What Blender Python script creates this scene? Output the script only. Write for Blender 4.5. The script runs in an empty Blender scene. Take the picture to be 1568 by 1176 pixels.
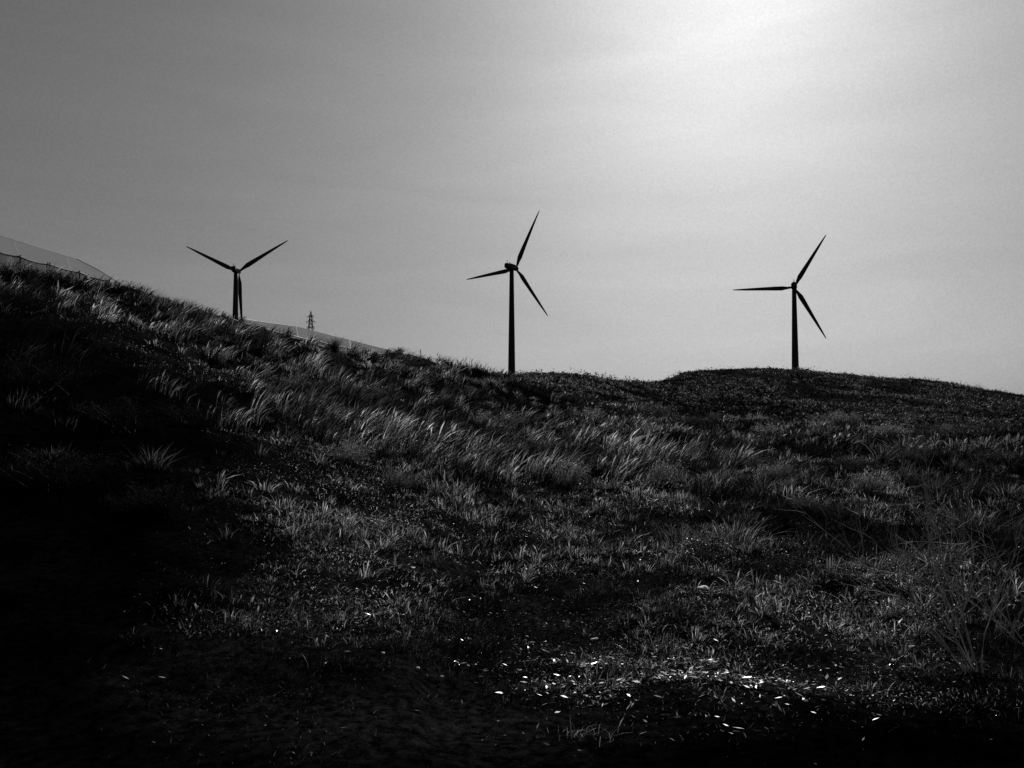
import bpy, math, numpy as np
from mathutils import Vector, Matrix
rng=np.random.default_rng(7)
sc=bpy.context.scene
sc.view_settings.view_transform='Standard'; sc.view_settings.look='None'; sc.view_settings.exposure=0
# ---------------------------------------------------------------- camera
F=28/36*1568; PIT=math.atan(52/F)
cam=bpy.data.cameras.new('camera'); co=bpy.data.objects.new('camera',cam); sc.collection.objects.link(co)
cam.lens=28; cam.sensor_width=36; cam.clip_end=20000; cam.clip_start=0.05
co.location=(0,0,0); co.rotation_euler=(math.pi/2+PIT,0,0); sc.camera=co
def P(u,v,d):
    a=(u-784)/F; b=(588-v)/F
    x=a; y=math.cos(PIT)-b*math.sin(PIT); z=math.sin(PIT)+b*math.cos(PIT)
    return np.array([x/y*d,d,z/y*d])
# ---------------------------------------------------------------- numpy noise
TAB=rng.random((256,256))
def vn(x,y,s):
    x=np.asarray(x,float)*s+1000.3; y=np.asarray(y,float)*s+1000.7
    i=np.floor(x).astype(int); j=np.floor(y).astype(int); fx=x-i; fy=y-j
    fx=fx*fx*(3-2*fx); fy=fy*fy*(3-2*fy)
    g=lambda a,b:TAB[a%256,b%256]
    return (g(i,j)*(1-fx)+g(i+1,j)*fx)*(1-fy)+(g(i,j+1)*(1-fx)+g(i+1,j+1)*fx)*fy
def fbm(x,y,s,o=4):
    r=0;a=1;t=0
    for k in range(o):
        r=r+a*vn(x,y,s*2**k); t+=a; a*=.5
    return r/t
def sst(a,b,x):
    t=np.clip((x-a)/(b-a),0,1); return t*t*(3-2*t)
# ---------------------------------------------------------------- terrain profile
def col(u,kn,tail):
    th=math.atan((u-784)/F); r=[];z=[]
    for v,d in kn:
        p=P(u,v,d); r.append(math.hypot(p[0],p[1])); z.append(p[2])
    for d,zz in tail: r.append(d/math.cos(th)); z.append(zz)
    return th,[0.2,2.0/math.cos(th)]+r,[z[0]+.0,z[0]+.0]+z
far=[(352,15),(800,12),(3000,-20),(9000,-60)]
farR=[(352,5),(800,2),(3000,-25),(9000,-60)]
C=[]
def left(u,vr,dr,pe=1.15):
    d0,z0=3.9,P(u,1176,3.9)[2]; zr=P(u,vr,dr)[2]
    th=math.atan((u-784)/F); r=[d0];z=[z0]
    for f in (.08,.2,.35,.5,.65,.8,.92,1.0):
        d=d0+(dr-d0)*f; g=f**pe if f<1 else 1
        r.append(d); z.append(z0+(zr-z0)*(0.75*g+0.25*(f*f*(3-2*f))))
    r+= [dr+5,dr+14,dr+40]; z+=[zr-.1,zr-.7,zr-1.5]
    for d,zz in far: r.append(d); z.append(max(zz,0) if d<900 else zz)
    c=math.cos(th); r=[q/c for q in r]
    C.append((th,[0.2,2/c]+r,[z0,z0]+z))
left(-120,388,25);left(0,422,27);left(44,432,28);left(150,456,31);left(250,477,34);left(350,499,38,1.2);left(450,521,42,1.32);left(550,544,47,1.5);left(620,546,51,1.7)
def mid(u,kn,tail,fr=far): C.append(col(u,kn,tail+fr))
mid(680,[(1176,4),(1000,6.15),(838,10),(735,16),(665,24),(612,37),(557,55)],[(64,3.5),(84,4.3),(104,P(680,576,104)[2]),(200,8)])
mid(740,[(1176,4),(1000,6.2),(848,10.5),(744,17),(680,26),(623,40),(572,60)],[(70,3.3),(84,4.2),(105,P(740,574,105)[2]),(200,8)])
mid(850,[(1176,4),(1000,6.2),(850,10.5),(750,17),(690,27),(640,44),(600,72),(574,105)],[(120,5.3),(150,5),(220,8)])
mid(980,[(1176,4),(1000,6.2),(850,10.5),(750,17),(695,27),(648,46),(620,75),(588,120)],[(135,4.6),(160,4.5),(240,4)],[(352,12)]+far[1:])
def right(u,vn_,vr,dr,fr=far):
    mid(u,[(1176,4),(1000,6.2),(850,10.5),(760,17),(705,28),(vn_,50)],[(66,-1.6),(84,-.6),(dr*.8,P(u,vr+22,dr*.8)[2]),(dr,P(u,vr,dr)[2]),(dr+20,P(u,vr,dr)[2]-.3),(dr+60,4)],fr)
right(1060,648,573,140);right(1130,650,567,147);right(1200,652,566,150);right(1300,655,574,152);right(1430,660,585,150,farR);right(1524,664,599,142,farR);right(1640,668,612,140,farR)
for dg in (60,90,130,180):
    th=math.radians(dg); C.append((th,[.2,2,4,10,30,100,352,800,3000,9000],[-1.75,-1.75,-1.8,-2,-2,-1,4,2,-25,-60]))
for dg in (-65,-100,-140,-180):
    th=math.radians(dg); C.append((th,[.2,2,4,10,30,100,352,800,3000,9000],[-1.75,-1.75,-1.7,-1.2,1.5,3,8,6,-20,-60]))
C.sort(key=lambda c:c[0])
LR0,LR1,NR=math.log(.2),math.log(9000),900
lr=np.linspace(LR0,LR1,NR)
def pchip(x,y,xi):
    x=np.array(x);y=np.array(y);h=np.diff(x);dl=np.diff(y)/h; m=np.zeros(len(x))
    for i in range(1,len(x)-1):
        if dl[i-1]*dl[i]>0:
            w1=2*h[i]+h[i-1];w2=h[i]+2*h[i-1]; m[i]=(w1+w2)/(w1/dl[i-1]+w2/dl[i])
    m[0]=dl[0];m[-1]=dl[-1]
    k=np.clip(np.searchsorted(x,xi)-1,0,len(h)-1); t=(xi-x[k])/h[k]
    return ((1+2*t)*(1-t)**2*y[k]+t*(1-t)**2*h[k]*m[k]+t*t*(3-2*t)*y[k+1]+t*t*(t-1)*h[k]*m[k+1])
prof=np.array([pchip(np.log(c[1]),c[2],lr) for c in C])
fine=np.radians(np.arange(-44,44.01,.11)); 
B=np.concatenate([np.radians(np.arange(-180,-44,2.0)),fine,np.radians(np.arange(46,180.1,2.0))])
cb=np.array([c[0] for c in C])
Z=np.zeros((len(B),NR))
for j in range(NR): Z[:,j]=np.clip(pchip(cb,prof[:,j],np.clip(B,cb[0],cb[-1])),-80,60)
R=np.exp(lr)
X=np.sin(B)[:,None]*R[None]; Y=np.cos(B)[:,None]*R[None]
def bump(x,y):
    r=np.hypot(x,y)
    b=(fbm(x,y,1.3,4)-.5)*.26*sst(2,7,r)*(1-.6*sst(60,90,r)) + (fbm(x+50,y,.28,3)-.5)*.7*sst(5,25,r)+(fbm(x,y+90,.06,3)-.5)*.8*sst(40,110,r)
    return b
Z+=bump(X,Y)
def H(x,y):
    x=np.asarray(x,float);y=np.asarray(y,float)
    r=np.hypot(x,y);b=np.arctan2(x,y)
    jf=(np.log(r)-LR0)/(LR1-LR0)*(NR-1); j=np.clip(jf.astype(int),0,NR-2); tj=jf-j
    i=np.clip(np.searchsorted(B,b)-1,0,len(B)-2); ti=(b-B[i])/(B[i+1]-B[i])
    return (Z[i,j]*(1-tj)+Z[i,j+1]*tj)*(1-ti)+(Z[i+1,j]*(1-tj)+Z[i+1,j+1]*tj)*ti
# ---------------------------------------------------------------- mesh helpers
def fast_mesh(name,V,loops,starts,mat,tone=None,smooth=False):
    me=bpy.data.meshes.new(name); me.vertices.add(len(V)); me.vertices.foreach_set('co',V.astype(np.float32).ravel())
    me.loops.add(len(loops)); me.loops.foreach_set('vertex_index',loops.astype(np.int32))
    me.polygons.add(len(starts)); me.polygons.foreach_set('loop_start',starts.astype(np.int32))
    if smooth: me.polygons.foreach_set('use_smooth',np.ones(len(starts),bool))
    me.update(calc_edges=True)
    if tone is not None:
        at=me.attributes.new('tone','FLOAT','POINT'); at.data.foreach_set('value',tone.astype(np.float32))
    me.materials.append(mat)
    ob=bpy.data.objects.new(name,me); sc.collection.objects.link(ob); return ob
class G:
    def __init__(s): s.V=[];s.F=[]
    def add(s,v,f):
        o=len(s.V); s.V+= [tuple(q) for q in v]; s.F+=[tuple(i+o for i in g) for g in f]
    def tube(s,pts,rad,n=6):
        pts=[Vector(p) for p in pts]
        if not hasattr(rad,'__len__'): rad=[rad]*len(pts)
        vs=[]
        for k,p in enumerate(pts):
            t=(pts[min(k+1,len(pts)-1)]-pts[max(k-1,0)]).normalized()
            a=t.cross(Vector((0,0,1)) if abs(t.z)<.9 else Vector((1,0,0))).normalized(); b=t.cross(a)
            for i in range(n):
                w=2*math.pi*i/n; vs.append(p+(a*math.cos(w)+b*math.sin(w))*rad[k])
        fs=[]
        for k in range(len(pts)-1):
            for i in range(n):
                j=(i+1)%n; fs.append((k*n+i,k*n+j,(k+1)*n+j,(k+1)*n+i))
        fs.append(tuple(range(n))[::-1]); fs.append(tuple(range((len(pts)-1)*n,len(pts)*n)))
        s.add(vs,fs)
    def obj(s,name,mat,parent=None,smooth=False):
        me=bpy.data.meshes.new(name); me.from_pydata(s.V,[],s.F); me.update()
        if smooth:
            for p in me.polygons: p.use_smooth=len(p.vertices)<=4
        me.materials.append(mat); ob=bpy.data.objects.new(name,me); sc.collection.objects.link(ob)
        if parent: ob.parent=parent; ob.matrix_parent_inverse=Matrix.Identity(4)
        return ob
def empty(name,loc=(0,0,0)):
    e=bpy.data.objects.new(name,None); e.location=loc; sc.collection.objects.link(e); return e
# ---------------------------------------------------------------- materials
def newmat(n):
    m=bpy.data.materials.new(n); m.use_nodes=True; nt=m.node_tree; nt.nodes.clear()
    return m,nt,nt.nodes.new('ShaderNodeOutputMaterial')
def plain(n,c,rough=.6,spec=.3,var=.3,scale=3):
    m,nt,o=newmat(n); b=nt.nodes.new('ShaderNodeBsdfPrincipled'); nt.links.new(b.outputs[0],o.inputs[0])
    tc=nt.nodes.new('ShaderNodeTexCoord'); nz=nt.nodes.new('ShaderNodeTexNoise'); nz.inputs['Scale'].default_value=scale; nz.inputs['Detail'].default_value=5
    nt.links.new(tc.outputs['Object'],nz.inputs['Vector'])
    mr=nt.nodes.new('ShaderNodeMapRange'); mr.inputs['To Min'].default_value=c*(1-var); mr.inputs['To Max'].default_value=c*(1+var)
    nt.links.new(nz.outputs['Fac'],mr.inputs['Value']); nt.links.new(mr.outputs[0],b.inputs['Base Color'])
    b.inputs['Roughness'].default_value=rough; b.inputs['Specular IOR Level'].default_value=spec
    return m
def foliage(n,trans=.55,gloss=.06,rough=.4):
    m,nt,o=newmat(n); N=nt.nodes.new; L=nt.links.new
    at=N('ShaderNodeAttribute'); at.attribute_name='tone'
    d=N('ShaderNodeBsdfDiffuse'); t=N('ShaderNodeBsdfTranslucent'); g=N('ShaderNodeBsdfGlossy'); g.inputs['Roughness'].default_value=rough
    L(at.outputs['Fac'],d.inputs['Color']);L(at.outputs['Fac'],t.inputs['Color'])
    mx=N('ShaderNodeMixShader'); mx.inputs[0].default_value=trans; L(d.outputs[0],mx.inputs[1]);L(t.outputs[0],mx.inputs[2])
    m2=N('ShaderNodeMixShader'); mu=N('ShaderNodeMath'); mu.operation='MULTIPLY'; mu.inputs[1].default_value=gloss/.2; mu.use_clamp=True
    L(at.outputs['Fac'],mu.inputs[0]); L(mu.outputs[0],m2.inputs[0]); L(mx.outputs[0],m2.inputs[1]);L(g.outputs[0],m2.inputs[2]); g.inputs['Color'].default_value=(.5,.5,.5,1)
    L(m2.outputs[0],o.inputs[0]); return m
def netmat(n,c,alpha,tr_=.6):
    m,nt,o=newmat(n); N=nt.nodes.new; L=nt.links.new
    d=N('ShaderNodeBsdfDiffuse'); t=N('ShaderNodeBsdfTranslucent'); tr=N('ShaderNodeBsdfTransparent')
    for q in (d,t): q.inputs['Color'].default_value=(c,c,c,1)
    mx=N('ShaderNodeMixShader'); L(d.outputs[0],mx.inputs[1]);L(t.outputs[0],mx.inputs[2]); mx.inputs[0].default_value=tr_
    tc=N('ShaderNodeTexCoord'); nz=N('ShaderNodeTexNoise'); nz.inputs['Scale'].default_value=1.2; nz.inputs['Detail'].default_value=6
    L(tc.outputs['Object'],nz.inputs['Vector'])
    mr=N('ShaderNodeMapRange'); mr.inputs['To Min'].default_value=alpha-.1; mr.inputs['To Max'].default_value=alpha+.1; L(nz.outputs['Fac'],mr.inputs['Value'])
    m2=N('ShaderNodeMixShader'); L(mr.outputs[0],m2.inputs[0]); L(tr.outputs[0],m2.inputs[1]); L(mx.outputs[0],m2.inputs[2]); L(m2.outputs[0],o.inputs[0]); return m
M_turb=plain('turbine_backlit_dark',.03,.6,.1,.25,.2)  # near-black base colour stands in for backlit shade on white paint
M_metal=plain('weathered_steel',.03,.6,.3)
M_wire=plain('galvanised_wire',.25,.6,.3)
M_twig=plain('twig_bark',.02,.8,.1)
M_twig2=plain('dry_twig_bark',.32,.8,.1)
M_stone=plain('pale_stone',.6,.8,.2,.4,9)
M_fol=foliage('dry_grass_blades',.6,.03,.35)
M_leaf=foliage('dark_leaves',.35,.02,.4)
M_lit=foliage('dead_leaves',.3,.10,.35)
M_net=netmat('netting_skirt',.30,.8); M_roof=netmat('netting_roof',.88,.92,.8)
def ground_mat():
    m,nt,o=newmat('dark_soil_vignette'); N=nt.nodes.new; L=nt.links.new
    b=N('ShaderNodeBsdfDiffuse'); L(b.outputs[0],o.inputs[0])
    tc=N('ShaderNodeTexCoord')
    at=N('ShaderNodeAttribute'); at.attribute_name='tone'
    n1=N('ShaderNodeTexNoise'); n1.inputs['Scale'].default_value=14; n1.inputs['Detail'].default_value=8; n1.inputs['Roughness'].default_value=.7
    n2=N('ShaderNodeTexNoise'); n2.inputs['Scale'].default_value=.9; n2.inputs['Detail'].default_value=7; n2.inputs['Roughness'].default_value=.7
    L(tc.outputs['Object'],n1.inputs['Vector']);L(tc.outputs['Object'],n2.inputs['Vector'])
    m1=N('ShaderNodeMapRange'); m1.inputs['From Min'].default_value=.4; m1.inputs['From Max'].default_value=.75; m1.inputs['To Min'].default_value=.15; m1.inputs['To Max'].default_value=2.4
    m2=N('ShaderNodeMapRange'); m2.inputs['From Min'].default_value=.35; m2.inputs['From Max'].default_value=.7; m2.inputs['To Min'].default_value=.2; m2.inputs['To Max'].default_value=1.8
    L(n1.outputs['Fac'],m1.inputs['Value']);L(n2.outputs['Fac'],m2.inputs['Value'])
    a=N('ShaderNodeMath');a.operation='MULTIPLY';L(m1.outputs[0],a.inputs[0]);L(m2.outputs[0],a.inputs[1])
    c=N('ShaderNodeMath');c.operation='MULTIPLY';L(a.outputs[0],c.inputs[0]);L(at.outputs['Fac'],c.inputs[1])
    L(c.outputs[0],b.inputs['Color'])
    bp=N('ShaderNodeBump'); bp.inputs['Strength'].default_value=.7; bp.inputs['Distance'].default_value=.06; L(n1.outputs['Fac'],bp.inputs['Height']); L(bp.outputs[0],b.inputs['Normal'])
    return m
# vegetation zones in world metres: 1 = dry straw, 0 = dark scrub plus vignette darkening painted into tone
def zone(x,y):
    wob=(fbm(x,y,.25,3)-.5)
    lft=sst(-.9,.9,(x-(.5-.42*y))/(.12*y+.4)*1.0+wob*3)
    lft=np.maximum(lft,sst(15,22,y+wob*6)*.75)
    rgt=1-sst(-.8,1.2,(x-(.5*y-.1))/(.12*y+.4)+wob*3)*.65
    nr=sst(3.9,5.2,y+wob*2)  # near-edge vignette, painted as lower tone
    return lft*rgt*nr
# patchiness of the sward: green (dark) drifts against dry (pale) drifts, size grows up-slope
def patch(x,y):
    p=.55*fbm(x+13,y+77,.75,4)+.45*fbm(x+211,y+31,.24,4)
    return .12+1.55*sst(.42,.60,p)
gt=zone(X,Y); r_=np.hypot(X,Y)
gtone=.0015+.0080*gt*(1-sst(35,60,r_))+.020*sst(75,105,r_)  # soil colour falls with zone, which paints the vignette into the ground
n,mm=Z.shape
V=np.stack([X,Y,Z],-1).reshape(-1,3)
I,J=np.meshgrid(np.arange(n-1),np.arange(mm-1),indexing='ij'); a=(I*mm+J).ravel()
quads=np.stack([a,a+1,a+mm+1,a+mm],1)[:, ::-1]
V=np.vstack([V,[[0,0,float(Z[:,0].mean())]]]); ci=len(V)-1
k=np.arange(n-1); tris=np.stack([k*mm,(k+1)*mm,np.full(n-1,ci)],1)
loops=np.concatenate([quads.ravel(),tris.ravel()]); st=np.concatenate([np.arange(len(quads))*4,len(quads)*4+np.arange(len(tris))*3])
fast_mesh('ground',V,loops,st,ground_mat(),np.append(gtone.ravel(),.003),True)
# ---------------------------------------------------------------- blades
def blades(base,h,w,ld,lean,yaw,tone,plume=None):
    N=len(base); ts=np.array([0,.4,.75,1.0])
    side=np.stack([np.cos(yaw),np.sin(yaw),np.zeros(N)],1)
    wp=[1,.85,.55]
    Vv=np.zeros((N,7,3)); T=np.zeros((N,7))
    for k,t in enumerate(ts):
        c=base.copy(); c[:,2]+=h*(t-.38*lean*t*t); c[:,:2]+=ld*(h*lean*t**2.0)[:,None]
        if k<3:
            ww=w*wp[k]
            if plume is not None and k==2: ww=np.where(plume,w*2.4,ww)
            if plume is not None and k==1: ww=np.where(plume,w*.5,ww)
            Vv[:,2*k]=c-side*(ww/2)[:,None]; Vv[:,2*k+1]=c+side*(ww/2)[:,None]
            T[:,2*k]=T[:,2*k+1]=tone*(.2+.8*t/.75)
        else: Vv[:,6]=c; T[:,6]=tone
    return Vv,T
def blade_obj(name,parts,mat):
    Vv=np.concatenate([p[0] for p in parts]); T=np.concatenate([p[1] for p in parts]); N=len(Vv)
    pat=np.array([0,1,3,2, 2,3,5,4, 4,5,6]); o=(np.arange(N)*7)[:,None]
    loops=(pat[None]+o).ravel(); st=(np.arange(N)*11)[:,None]+np.array([0,4,8])[None]
    return fast_mesh(name,Vv.reshape(-1,3),loops,st.ravel(),mat,T.ravel())
def scatter(n,r0,r1,b0=-38,b1=38,mask=None):
    r=np.exp(rng.uniform(math.log(r0),math.log(r1),n)); b=np.radians(rng.uniform(b0,b1,n))
    x=r*np.sin(b);y=r*np.cos(b)
    if mask is not None:
        k=rng.random(n)<mask(x,y); x=x[k];y=y[k]
    return x,y
def mk(x,y,h,w,lean,tone,wind=.75,plume=None,sink=.02,ld=None):
    n=len(x); base=np.stack([x,y,H(x,y)-sink],1)
    if ld is None:
        a=rng.uniform(0,2*math.pi,n); ld=np.stack([np.cos(a)*(1-wind)+wind,np.sin(a)*(1-wind)],1)
    return blades(base,h,w,ld,lean,rng.uniform(-1.0,1.0,n),np.clip(tone,0,.85),plume)
def tufts(cx,cy,m,spread,h0,h1,w0,wk,leanr,tone_lo,tone_hi,pw,wind,plf=0,outw=.6,nearscale=0):
    N=len(cx); n=N*m; a=rng.uniform(0,2*math.pi,n); q=np.abs(rng.normal(0,1,n)); sp=np.repeat(spread*rng.uniform(.5,1.7,N),m)
    ox=np.cos(a)*q*sp; oy=np.sin(a)*q*sp; x=np.repeat(cx,m)+ox; y=np.repeat(cy,m)+oy; r=np.hypot(x,y)
    hh=np.repeat(h0+(h1-h0)*rng.random(N)**1.4,m)*rng.uniform(.5,1.1,n)
    if nearscale: hh=hh*np.clip(r/nearscale,.35,1)
    ld=np.stack([wind+np.cos(a)*outw*np.clip(q,0,1.5)+rng.normal(0,.2,n),np.sin(a)*outw*np.clip(q,0,1.5)+rng.normal(0,.2,n)],1)
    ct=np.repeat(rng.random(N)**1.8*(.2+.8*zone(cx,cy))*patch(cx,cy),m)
    return mk(x,y,hh,(w0+wk*r)*rng.uniform(.6,1.3,n),rng.uniform(*leanr,n),tone_lo+tone_hi*ct*rng.random(n)**pw,plume=(rng.random(n)<plf) if plf else None,ld=ld)
parts=[]
# short turf
x,y=scatter(190000,3.0,34,mask=lambda x,y:(.2+.8*sst(.38,.6,fbm(x,y,.7,4)))*(.2+.8*zone(x,y)))
n=len(x); zz=zone(x,y); r=np.hypot(x,y)
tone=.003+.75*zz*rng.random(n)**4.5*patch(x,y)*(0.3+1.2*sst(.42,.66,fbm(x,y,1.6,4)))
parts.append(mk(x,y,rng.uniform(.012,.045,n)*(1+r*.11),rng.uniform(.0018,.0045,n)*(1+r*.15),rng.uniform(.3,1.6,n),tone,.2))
# fine low tufts near
cx,cy=scatter(6000,5,17,-26,36,mask=lambda x,y:(.06+.94*sst(.42,.60,fbm(x+60,y,.55,4)))*zone(x,y))
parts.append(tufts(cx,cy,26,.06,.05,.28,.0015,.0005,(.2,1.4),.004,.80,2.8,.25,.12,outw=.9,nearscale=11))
# medium tufts
cx,cy=scatter(9500,9,70,mask=lambda x,y:(.06+.94*sst(.43,.60,fbm(x,y,.3,4)))*(.25+.75*zone(x,y)))
parts.append(tufts(cx,cy,30,.10,.12,.48,.002,.0006,(.2,1.3),.003,.68,2.6,.35,nearscale=20))
# big tussocks
cx,cy=scatter(760,11,60,mask=lambda x,y:sst(.4,.6,fbm(x+9,y+70,.2,3)))
parts.append(tufts(cx,cy,160,.16,.35,1.0,.004,.0005,(.3,1.1),.004,.50,3.0,.25,outw=1.1,nearscale=26))
# tall plumed grass, hillside left-centre
cx,cy=scatter(1900,14,58,-36,16,mask=lambda x,y:sst(.44,.60,fbm(x+31,y,.16,3))*sst(13,19,y))
parts.append(tufts(cx,cy,36,.16,.35,1.05,.004,.00042,(.3,1.0),.004,1.1,2.4,.75,.4,.2))
# reeds on the ridge line
cx,cy=P(745,572,59)[:2]; x=cx+rng.normal(0,1.6,160); y=cy+rng.normal(0,1.5,160)
parts.append(mk(x,y,rng.uniform(.4,1.15,160),rng.uniform(.02,.035,160),rng.uniform(.1,.7,160),np.full(160,.05),.4,rng.random(160)<.3))
# leaning grass clump close to the viewer
cx,cy=P(890,1150,4.5)[:2]; n=60; x=cx+rng.normal(0,.10,n); y=cy+rng.normal(0,.06,n)
parts.append(mk(x,y,rng.uniform(.04,.17,n),rng.uniform(.002,.004,n),rng.uniform(.4,1.6,n),.5*rng.random(n)**2,.35,rng.random(n)<.3))
# right-hand near crest
cx,cy=scatter(3400,34,72,4,38)
parts.append(tufts(cx,cy,30,.28,.2,.65,.01,.0007,(.2,1.0),.004,.5,2.4,.4,.2))
# far hill dry tufts
x,y=scatter(140000,58,190,-12,40); n=len(x); r=np.hypot(x,y)
f=sst(.40,.62,fbm(x,y,.16,5))
parts.append(mk(x,y,rng.uniform(.12,.45,n),rng.uniform(.05,.14,n),rng.uniform(.3,1.3,n),(.006+.34*f*rng.random(n)**3),.2))
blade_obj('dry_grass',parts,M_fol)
# ---------------------------------------------------------------- leaf shapes
def leaves(c,size,tilt,tone,asp=.5):
    n=len(c); a=rng.uniform(0,2*math.pi,n); u=np.stack([np.cos(a),np.sin(a),rng.normal(0,tilt,n)],1); u/=np.linalg.norm(u,axis=1)[:,None]
    v=np.stack([-np.sin(a),np.cos(a),rng.normal(0,tilt,n)],1); v/=np.linalg.norm(v,axis=1)[:,None]
    s=size[:,None]; up=np.array([0,0,1.])*s*.18
    if np.ndim(asp): asp=asp[:,None]
    Vv=np.stack([c-u*s, c-u*s*.2+v*s*asp, c+u*s+up, c-u*s*.1-v*s*asp*.8+up],1)
    return Vv,np.repeat(np.clip(tone,0,.85)[:,None],4,1)
def leaf_obj(name,parts,mat,parent=None):
    Vv=np.concatenate([p[0] for p in parts]);T=np.concatenate([p[1] for p in parts]);N=len(Vv)
    ob=fast_mesh(name,Vv.reshape(-1,3),np.arange(N*4),np.arange(N)*4,mat,T.ravel())
    if parent: ob.parent=parent
    return ob
# low broad-leaved weeds
x,y=scatter(300000,3.2,24,-38,38,mask=lambda x,y:(.08+.92*sst(.4,.58,fbm(x+25,y+19,.8,4)))*(.15+.85*zone(x,y))); n=len(x); zz=zone(x,y); r=np.hypot(x,y)
hgt=.14*sst(.35,.65,fbm(x,y,2.5,3))
leaf_obj('low_weeds',[leaves(np.stack([x,y,H(x,y)+rng.uniform(0,1,n)*(.01+hgt)],1),rng.uniform(.0025,.008,n)*(1+.10*r),.8,.003+.65*zz*rng.random(n)**4.5*patch(x,y)*(.4+1.0*sst(.4,.6,fbm(x,y,.6,3))),rng.uniform(.15,.5,n))],M_fol)
lp=[]
x,y=scatter(24000,3.6,14,-26,32,mask=lambda x,y:.02+.98*zone(x,y)*sst(.42,.62,fbm(x+5,y+9,1.1,3))); n=len(x)
lp.append(leaves(np.stack([x,y,H(x,y)+rng.uniform(.01,.06,n)],1),.004+.020*rng.random(n)**2,.3,.01+.7*rng.random(n)**6,rng.uniform(.12,.4,n)))
for (uu,dd,q,sx,sy) in ((975,5.55,3200,.75,.42),(1130,5.25,1500,.3,.14),(880,5.9,900,.35,.2)):
    bx=P(uu,1050,dd)[0]; x=bx+rng.normal(0,sx,q); y=dd+rng.normal(0,sy,q)-.18*(x-bx)
    k=rng.random(q)<sst(.44,.60,fbm(x*1.0,y*1.8,2.6,4)); x=x[k];y=y[k];n=len(x)
    lp.append(leaves(np.stack([x,y,H(x,y)+rng.uniform(.025,.07,n)],1),.004+.030*rng.random(n)**2.5,.3,.03+.85*rng.random(n)**2.2,rng.uniform(.12,.45,n)))
leaf_obj('leaf_litter',lp,M_lit)
# ---------------------------------------------------------------- shrubs
def shrub(cx,cy,h,rad,stems,nl,tone,name='shrub',lsz=.03,mat=None):
    e=empty(name,(0,0,0)); g=G(); z0=float(H(cx,cy))-.03; cs=[]
    for i in range(stems):
        a=rng.uniform(0,2*math.pi); s=rng.uniform(.1,1)**.6*rad; hh=h*rng.uniform(.55,1.05)*(1-.35*(s/rad)**2)
        p0=np.array([cx+rng.normal(0,.15*rad),cy+rng.normal(0,.15*rad),z0]); tip=p0+[math.cos(a)*s,math.sin(a)*s,hh]
        midp=(p0+tip)/2+rng.normal(0,.08*h,3)+[0,0,.1*h]
        pts=[(1-t)**2*p0+2*t*(1-t)*midp+t*t*tip for t in np.linspace(0,1,6)]
        g.tube(pts,[.008*(1-.8*t)*max(.4,h) for t in np.linspace(0,1,6)],4)
        t=rng.uniform(.15,1,nl)[:,None]; c=(1-t)**2*p0+2*t*(1-t)*midp+t*t*tip+rng.normal(0,.075*h,(nl,3)); cs.append(c)
    g.obj('stems',M_twig,e); c=np.concatenate(cs); n=len(c)
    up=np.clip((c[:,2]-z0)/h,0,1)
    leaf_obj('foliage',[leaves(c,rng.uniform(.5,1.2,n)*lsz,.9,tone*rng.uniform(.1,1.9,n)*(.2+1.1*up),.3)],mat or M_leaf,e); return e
def at(u,v,d): p=P(u,v,d); return p[0],p[1]
for (u,d,h,rd) in ((20,25,.75,.9),(70,26,.6,.9),(120,28.5,.6,.8),(205,31,1.0,.5),(170,30,.6,.8),(30,20,.9,1.2),(120,19,.7,1.1),(240,33,.5,.6),
                   (60,13,.7,1.0),(180,12,.6,.9),(300,14,.5,.8),(90,9,.5,.7),(240,8.5,.4,.6)):
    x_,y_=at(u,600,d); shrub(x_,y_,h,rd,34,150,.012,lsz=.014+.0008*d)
for (u,d,h,rd) in ((540,15,.45,.6),(620,14,.4,.5),(1110,15,.55,.6),(1250,14,.5,.6),(900,20,.6,.7),(1400,13,.55,.8),(1500,11,.55,.7),(830,25,.6,.9),(1020,18,.65,.5),(870,17,.6,.5),(700,22,.6,.8),(1350,38,.9,1.6),(1450,42,1.0,1.9),(1180,36,.8,1.2),
                   (1280,8.5,.22,.3),(640,18,.5,.6),(760,31,.8,1.1),(960,32,.8,1.3),(1080,40,.9,1.5),(1240,30,.8,1.2),(1300,22,.7,1.0),(1460,19,.7,1.1),(1540,24,.8,1.3),(560,27,.7,1.1),(440,22,.6,.9),(1130,24,.7,.9),(780,13,.3,.4),(960,12,.3,.45),(1400,30,.8,1.3),
                   (500,33,.8,1.1),(620,42,1.0,1.4),(900,45,1.0,1.5),(1000,55,1.1,1.8),(1150,50,1.1,1.6),(1280,52,1.2,2.0),(1500,52,1.2,2.2),(380,28,.7,.9),(880,60,1.1,1.8),(680,30,.8,.9),(1330,17,.6,.6),(1190,19,.6,.6)):
    x_,y_=at(u,600,d); shrub(x_,y_,h,rd,28,130,rng.choice([.012,.03,.08,.16]),lsz=.008+.0009*d,mat=M_fol)
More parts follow.
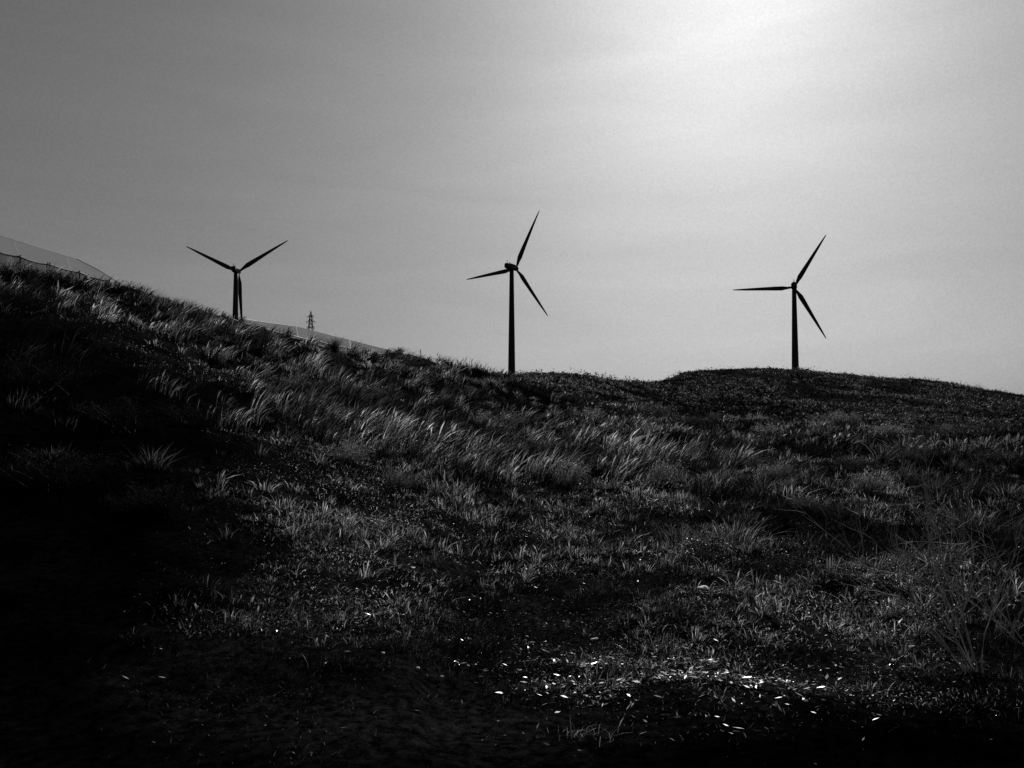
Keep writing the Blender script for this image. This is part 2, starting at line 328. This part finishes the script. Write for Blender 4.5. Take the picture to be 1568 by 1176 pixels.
# far hill scrub (one mass)
x,y=scatter(6500,70,172,-6,40,mask=lambda x,y:sst(.4,.6,fbm(x,y,.09,3))*.8+.2); n=len(x); m=24
R3=rng.normal(0,1,(n*m,3)); R3/=np.linalg.norm(R3,axis=1)[:,None]; R3*=rng.random((n*m,1))**.4
s=np.repeat(.2+1.0*rng.random(n)**2.6,m)[:,None]
c=np.stack([np.repeat(x,m),np.repeat(y,m),np.repeat(H(x,y),m)],1)+R3*s*[1.2,1.2,.85]+[0,0,.15]
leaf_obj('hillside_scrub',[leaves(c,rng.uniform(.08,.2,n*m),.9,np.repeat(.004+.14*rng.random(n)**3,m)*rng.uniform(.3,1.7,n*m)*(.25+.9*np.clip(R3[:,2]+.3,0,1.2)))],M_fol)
def bare(cx,cy,h,name,leanx,nst,thick,mat):
    e=empty(name); g=G(); z0=float(H(cx,cy))-.05
    def br(p,dr,L,r,dep):
        pts=[p];q=p.copy();d=dr.copy()
        for i in range(6):
            d=d+rng.normal(0,.10,3)+np.array([0,0,.05]); d/=np.linalg.norm(d); q=q+d*L/6; pts.append(q.copy())
            if dep>0 and i>0 and rng.random()<.75:
                nd=d+rng.normal(0,.45,3); nd/=np.linalg.norm(nd); br(q.copy(),nd,L*.5,r*.55,dep-1)
        g.tube(pts,[r*(1-.13*i) for i in range(7)],5)
    for i in range(nst):
        d=np.array([leanx+rng.normal(0,.4),rng.normal(0,.35),1.]); d/=np.linalg.norm(d)
        br(np.array([cx+rng.normal(0,.05),cy+rng.normal(0,.05),z0]),d,h*rng.uniform(.7,1.1),thick,2)
    g.obj('branches',mat,e); return e
x_,y_=at(1500,1000,5.6); bare(x_,y_,1.25,'bare_bush',-.4,10,.007,M_twig2)
x_,y_=at(1560,1000,6.6); bare(x_,y_,1.3,'bare_bush',-.3,8,.007,M_twig2)
x_,y_=at(232,450,33); bare(x_,y_,.9,'bare_bush',.25,3,.012,M_twig)
# flowering cushion plant
x_,y_=at(1080,870,10); e=shrub(x_,y_,.30,.36,30,90,.03,'flowering_plant',.012)
n=600; a=rng.uniform(0,2*math.pi,n); rr=.38*np.sqrt(rng.random(n)); c=np.stack([x_+rr*np.cos(a),y_+rr*np.sin(a),H(x_,y_)+.33*(1-(rr/.46)**2)+rng.uniform(-.06,.05,n)],1)
leaf_obj('flowers',[leaves(c,rng.uniform(.005,.011,n),.6,.12+.5*rng.random(n)**2,.8)],M_lit,e)
def stone(cx,cy,s):
    import bmesh
    bm=bmesh.new(); bmesh.ops.create_icosphere(bm,subdivisions=3,radius=1)
    for v in bm.verts:
        k=1+.25*math.sin(v.co.x*3+cx*7)+.2*math.sin(v.co.y*4+cy*5)+rng.normal(0,.02); v.co=Vector((v.co.x*k*s,v.co.y*k*s*.7,v.co.z*k*s*.28))
    me=bpy.data.meshes.new('stone'); bm.to_mesh(me); bm.free(); me.materials.append(M_stone); ob=bpy.data.objects.new('stone',me); sc.collection.objects.link(ob)
    ob.location=(cx,cy,float(H(cx,cy))+s*.22+.02); ob.rotation_euler=(.1,.05,cx)
for (u,v,d,s) in ((1078,915,8.1,.075),(640,1060,5.4,.018),(586,1052,5.5,.016),(632,912,8.2,.03),(910,974,6.7,.03),(1240,940,7.4,.03),(586,820,11,.03)):
    x_,y_=at(u,v,d); stone(x_,y_,s)
# ---------------------------------------------------------------- netted enclosure on the ridge
cab=[(-60,367,26),(0,385,27),(44,397,28),(100,411,29.5),(190,437,32),(265,460,34.5),(320,478,36.5),(370,492,38.5),(430,509,41.3),(500,525,44.5),(560,539,47.5),(617,546,50.5)]
cu=np.array([c[0] for c in cab])
def cabp(u):
    v=np.interp(u,cu,[c[1] for c in cab]); d=np.interp(u,cu,[c[2] for c in cab])+.3
    return P(u,v,d)
e=empty('netting_fence'); g=G(); us=np.linspace(-60,617,120); pts=[]
for i,u in enumerate(us):
    p=cabp(u); p[2]=max(p[2],float(H(p[0],p[1]))+.12)-.05*abs(math.sin(i*math.pi/8)); pts.append(p)
g.tube(pts,.035,5); g.obj('top_cable',M_metal,e)
g=G()
for i in range(0,120,8):
    p=pts[i]; zb=float(H(p[0],p[1])); g.tube([(p[0],p[1],zb-.2),(p[0],p[1],p[2]+.08)],.025,6)
g.obj('posts',M_metal,e)
g=G(); vv=[];ff=[]
for i,p in enumerate(pts):
    zb=float(H(p[0],p[1]))-.05
    for k in range(4):
        t=k/3; vv.append((p[0]+.05*math.sin(i*1.3+k),p[1]+.06*math.sin(i*.9+2*k),p[2]*(1-t)+zb*t))
for i in range(len(pts)-1):
    for k in range(3): a=i*4+k; ff.append((a,a+4,a+5,a+1))
g.add(vv,ff); g.obj('netting',M_net,e,True)
def roof(top,name,er):
    e=empty(name); g=G(); vv=[];ff=[]; tu=[t[0] for t in top]; uu=np.linspace(tu[0],tu[-1],40); edge=[]
    for i,u in enumerate(uu):
        A=cabp(u); A[1]+=.35
        d=A[1]+np.interp(u,tu,[t[2] for t in top]); Bp=P(u,np.interp(u,tu,[t[1] for t in top]),d)
        A[2]-=.02
        for k in range(5):
            t=k/4; q=A*(1-t)+Bp*t; q[2]-=.12*t*(1-t); vv.append(q)
        edge.append(vv[-1])
    for i in range(39):
        for k in range(4): a=i*5+k; ff.append((a,a+5,a+6,a+1))
    g.add(vv,ff); g.obj('net_cover',M_roof,e,True)
    g=G(); g.tube(edge,er,5)
    for i in range(0,40,13):
        q=edge[i]; g.tube([(q[0],q[1],float(H(q[0],q[1]))-.2),q-np.array([0,0,.03])],.03,6)
        g.tube([vv[i*5+k] for k in range(5)],.010,4)
    g.obj('frame',M_wire,e)
roof([(-60,343,5),(44,375,5),(120,398,5),(150,413,3),(182,433,.6)],'net_greenhouse',.02)
roof([(372,488,.6),(390,491,5),(455,500,6),(520,517,6),(570,530,5),(617,541,1.0)],'net_greenhouse',.014)
# ---------------------------------------------------------------- wind turbines
def turbine(u,v,d,yaw,phase,Rb,tr=1.0):
    # rotor on the far (sunward, upwind) side of the tower
    hub=P(u,v,d); ax=np.array([math.sin(yaw),math.cos(yaw),0.])
    ov=3.6; top=hub-ax*ov; zb=float(H(top[0],top[1]))-.5
    e=empty('wind_turbine',(top[0],top[1],zb))
    g=G(); Ht=top[2]-zb-1.0
    hs=np.linspace(0,1,14); g.tube([(0,0,Ht*t) for t in hs],[(1.45-.65*t)*tr for t in hs],28)
    for t in (.33,.66): g.tube([(0,0,Ht*t-.08),(0,0,Ht*t+.08)],(1.45-.65*t)*tr+.06,28)
    g.obj('tower',M_turb,e,True)
    X_=Vector(ax); Z_=Vector((0,0,1)); S_=X_.cross(Z_)
    c0=Vector((0,0,top[2]-zb))
    g=G(); secs=[(-4.6,.75,.8),(-4.4,1.0,1.1),(-2,1.25,1.35),(1.2,1.25,1.35),(2.3,1.0,1.05),(2.6,.8,.85)]; vs=[];fs=[];n=16
    for (s,w,h) in secs:
        for i in range(n):
            a=2*math.pi*i/n; ca,sa=math.cos(a),math.sin(a); k=(abs(ca)**4+abs(sa)**4)**-.25
            vs.append(c0+X_*s+S_*(ca*k*w)+Z_*(sa*k*h))
    for q in range(len(secs)-1):
        for i in range(n): j=(i+1)%n; fs.append((q*n+i,q*n+j,(q+1)*n+j,(q+1)*n+i))
    fs+= [tuple(range(n)),tuple(range((len(secs)-1)*n,len(secs)*n))]; g.add(vs,fs)
    g.tube([c0-X_*3.6+Z_*1.2,c0-X_*3.6+Z_*2.3],.09,6); g.tube([c0-X_*3.6-S_*.5+Z_*2.1,c0-X_*3.6+S_*.5+Z_*2.1],.07,6); g.tube([c0-X_*1.5+Z_*1.2,c0-X_*1.5+Z_*1.7],.4,8)
    g.obj('nacelle',M_turb,e)
    g=G(); hs=[(2.6,1.0),(3.0,1.15),(4.0,1.1),(4.6,.8),(4.95,.4),(5.05,.05)]
    g.tube([c0+X_*s for s,_ in hs],[r for _,r in hs],18); g.obj('hub',M_turb,e,True)
    for b in range(3):
        an=math.radians(phase+120*b); g=G(); Rt=Vector((math.cos(yaw),-math.sin(yaw),0))
        rd=Rt*math.cos(an)+Z_*math.sin(an); tg=X_.cross(rd)
        hc=c0+X_*ov; vs=[];fs=[];n=12
        st=[(.6,1.0,.9),(1.6,1.0,.85),(3.2,1.4,.6),(5.2,2.1,.42),(8,1.95,.34),(12,1.6,.26),(17,1.25,.19),(21,.95,.13),(24,.65,.09),(Rb-.5,.4,.05),(Rb,.1,.02)]
        for (s,c,th) in st:
            tw=math.radians(16*(1-s/Rb))
            for i in range(n):
                a=2*math.pi*i/n; px=(math.cos(a)*.5-.12*(s>2.5))*c; pz=math.sin(a)*.5*th*(1 if s<2 else .6+.4*math.cos(a))
                vs.append(hc+rd*s+(tg*px+X_*pz)*math.cos(tw)+(X_*px-tg*pz)*math.sin(tw)+X_*(.0012*s*s))
        for q in range(len(st)-1):
            for i in range(n): j=(i+1)%n; fs.append((q*n+i,q*n+j,(q+1)*n+j,(q+1)*n+i))
        fs+=[tuple(range(n)),tuple(range((len(st)-1)*n,len(st)*n))]; g.add(vs,fs); g.obj('blade_%d'%(b+1),M_turb,e,True)
turbine(365,416,362,math.radians(-3),34,26.6,1.2)
turbine(790,411,345,math.radians(31),65,26.8,1.12)
turbine(1216,440,352,math.radians(20),59,26.6,1.12)
# ---------------------------------------------------------------- pylon
def pylon(u,v,d,Hh):
    tp=P(u,v,d); e=empty('electricity_pylon',(tp[0],tp[1],tp[2]-Hh)); g=G(); w=.16
    half=lambda z:1.9*(1-z/Hh)+.32
    for sx in (-1,1):
        for sy in (-1,1): g.tube([(sx*half(0),sy*half(0),0),(sx*half(Hh*.9),sy*half(Hh*.9),Hh*.9),(0,0,Hh)],w,5)
    zs=np.linspace(0,Hh*.92,12)
    for a,b in zip(zs[:-1],zs[1:]):
        for s in (-1,1):
            g.tube([(-half(a),s*half(a),a),(half(b),s*half(b),b)],w*.6,4); g.tube([(half(a),s*half(a),a),(-half(b),s*half(b),b)],w*.6,4)
            g.tube([(s*half(a),-half(a),a),(s*half(b),half(b),b)],w*.6,4)
    for z,L in ((Hh*.88,1.6),(Hh*.76,2.2),(Hh*.64,1.9)):
        for s in (-1,1):
            g.tube([(0,-.2,z),(s*L,0,z+.1)],w*.8,4);g.tube([(s*.3,0,z+.8),(s*L,0,z+.1)],w*.6,4); g.tube([(s*L,0,z+.1),(s*L,0,z-1.0)],w*.9,5)
    g.obj('lattice',M_metal,e)
pylon(476,476,420,24)
# ---------------------------------------------------------------- light
SE=math.radians(30); SA=math.radians(16)
sd=Vector((math.sin(SA)*math.cos(SE),math.cos(SA)*math.cos(SE),math.sin(SE)))
l=bpy.data.lights.new('sun','SUN'); l.energy=4.2; l.angle=math.radians(.5); l.color=(1,1,1)
lo=bpy.data.objects.new('sun',l); lo.rotation_euler=(-sd).to_track_quat('-Z','Y').to_euler(); sc.collection.objects.link(lo)
w=bpy.data.worlds.new('World'); sc.world=w; w.use_nodes=True; nt=w.node_tree; nt.nodes.clear(); N=nt.nodes.new; L=nt.links.new
sk=N('ShaderNodeTexSky'); sk.sky_type='NISHITA'; sk.sun_disc=False; sk.sun_elevation=SE; sk.sun_rotation=SA; sk.air_density=1.0; sk.dust_density=2.5; sk.ozone_density=1.0
def M(op,a,b):
    q=N('ShaderNodeMath'); q.operation=op
    for i,s in enumerate((a,b)):
        if isinstance(s,(int,float)): q.inputs[i].default_value=s
        else: L(s,q.inputs[i])
    return q.outputs[0]
bw=N('ShaderNodeRGBToBW'); L(sk.outputs[0],bw.inputs[0])
v=M('POWER',M('MULTIPLY',bw.outputs[0],.02),.79); v=M('MULTIPLY',v,1.06/.08)
tc=N('ShaderNodeTexCoord'); mp=N('ShaderNodeMapping'); mp.inputs['Rotation'].default_value=(.3,.2,.5); mp.inputs['Scale'].default_value=(1.2,2.2,7); L(tc.outputs['Generated'],mp.inputs[0])
nz=N('ShaderNodeTexNoise'); nz.inputs['Scale'].default_value=2.2; nz.inputs['Detail'].default_value=7; nz.inputs['Roughness'].default_value=.55; nz.inputs['Distortion'].default_value=.6; L(mp.outputs[0],nz.inputs['Vector'])
mr=N('ShaderNodeMapRange'); mr.inputs['From Min'].default_value=.35; mr.inputs['From Max'].default_value=.75; mr.inputs['To Min'].default_value=.97; mr.inputs['To Max'].default_value=1.08; L(nz.outputs['Fac'],mr.inputs['Value'])
v=M('MULTIPLY',v,mr.outputs[0])
n2=N('ShaderNodeTexNoise'); n2.inputs['Scale'].default_value=420; n2.inputs['Detail'].default_value=1; L(tc.outputs['Generated'],n2.inputs['Vector'])
m2=N('ShaderNodeMapRange'); m2.inputs['To Min'].default_value=.89; m2.inputs['To Max'].default_value=1.11; L(n2.outputs['Fac'],m2.inputs['Value'])
v=M('MULTIPLY',v,m2.outputs[0])
bg=N('ShaderNodeBackground');bg.inputs['Strength'].default_value=.08;L(v,bg.inputs['Color'])
o=N('ShaderNodeOutputWorld');L(bg.outputs[0],o.inputs[0])
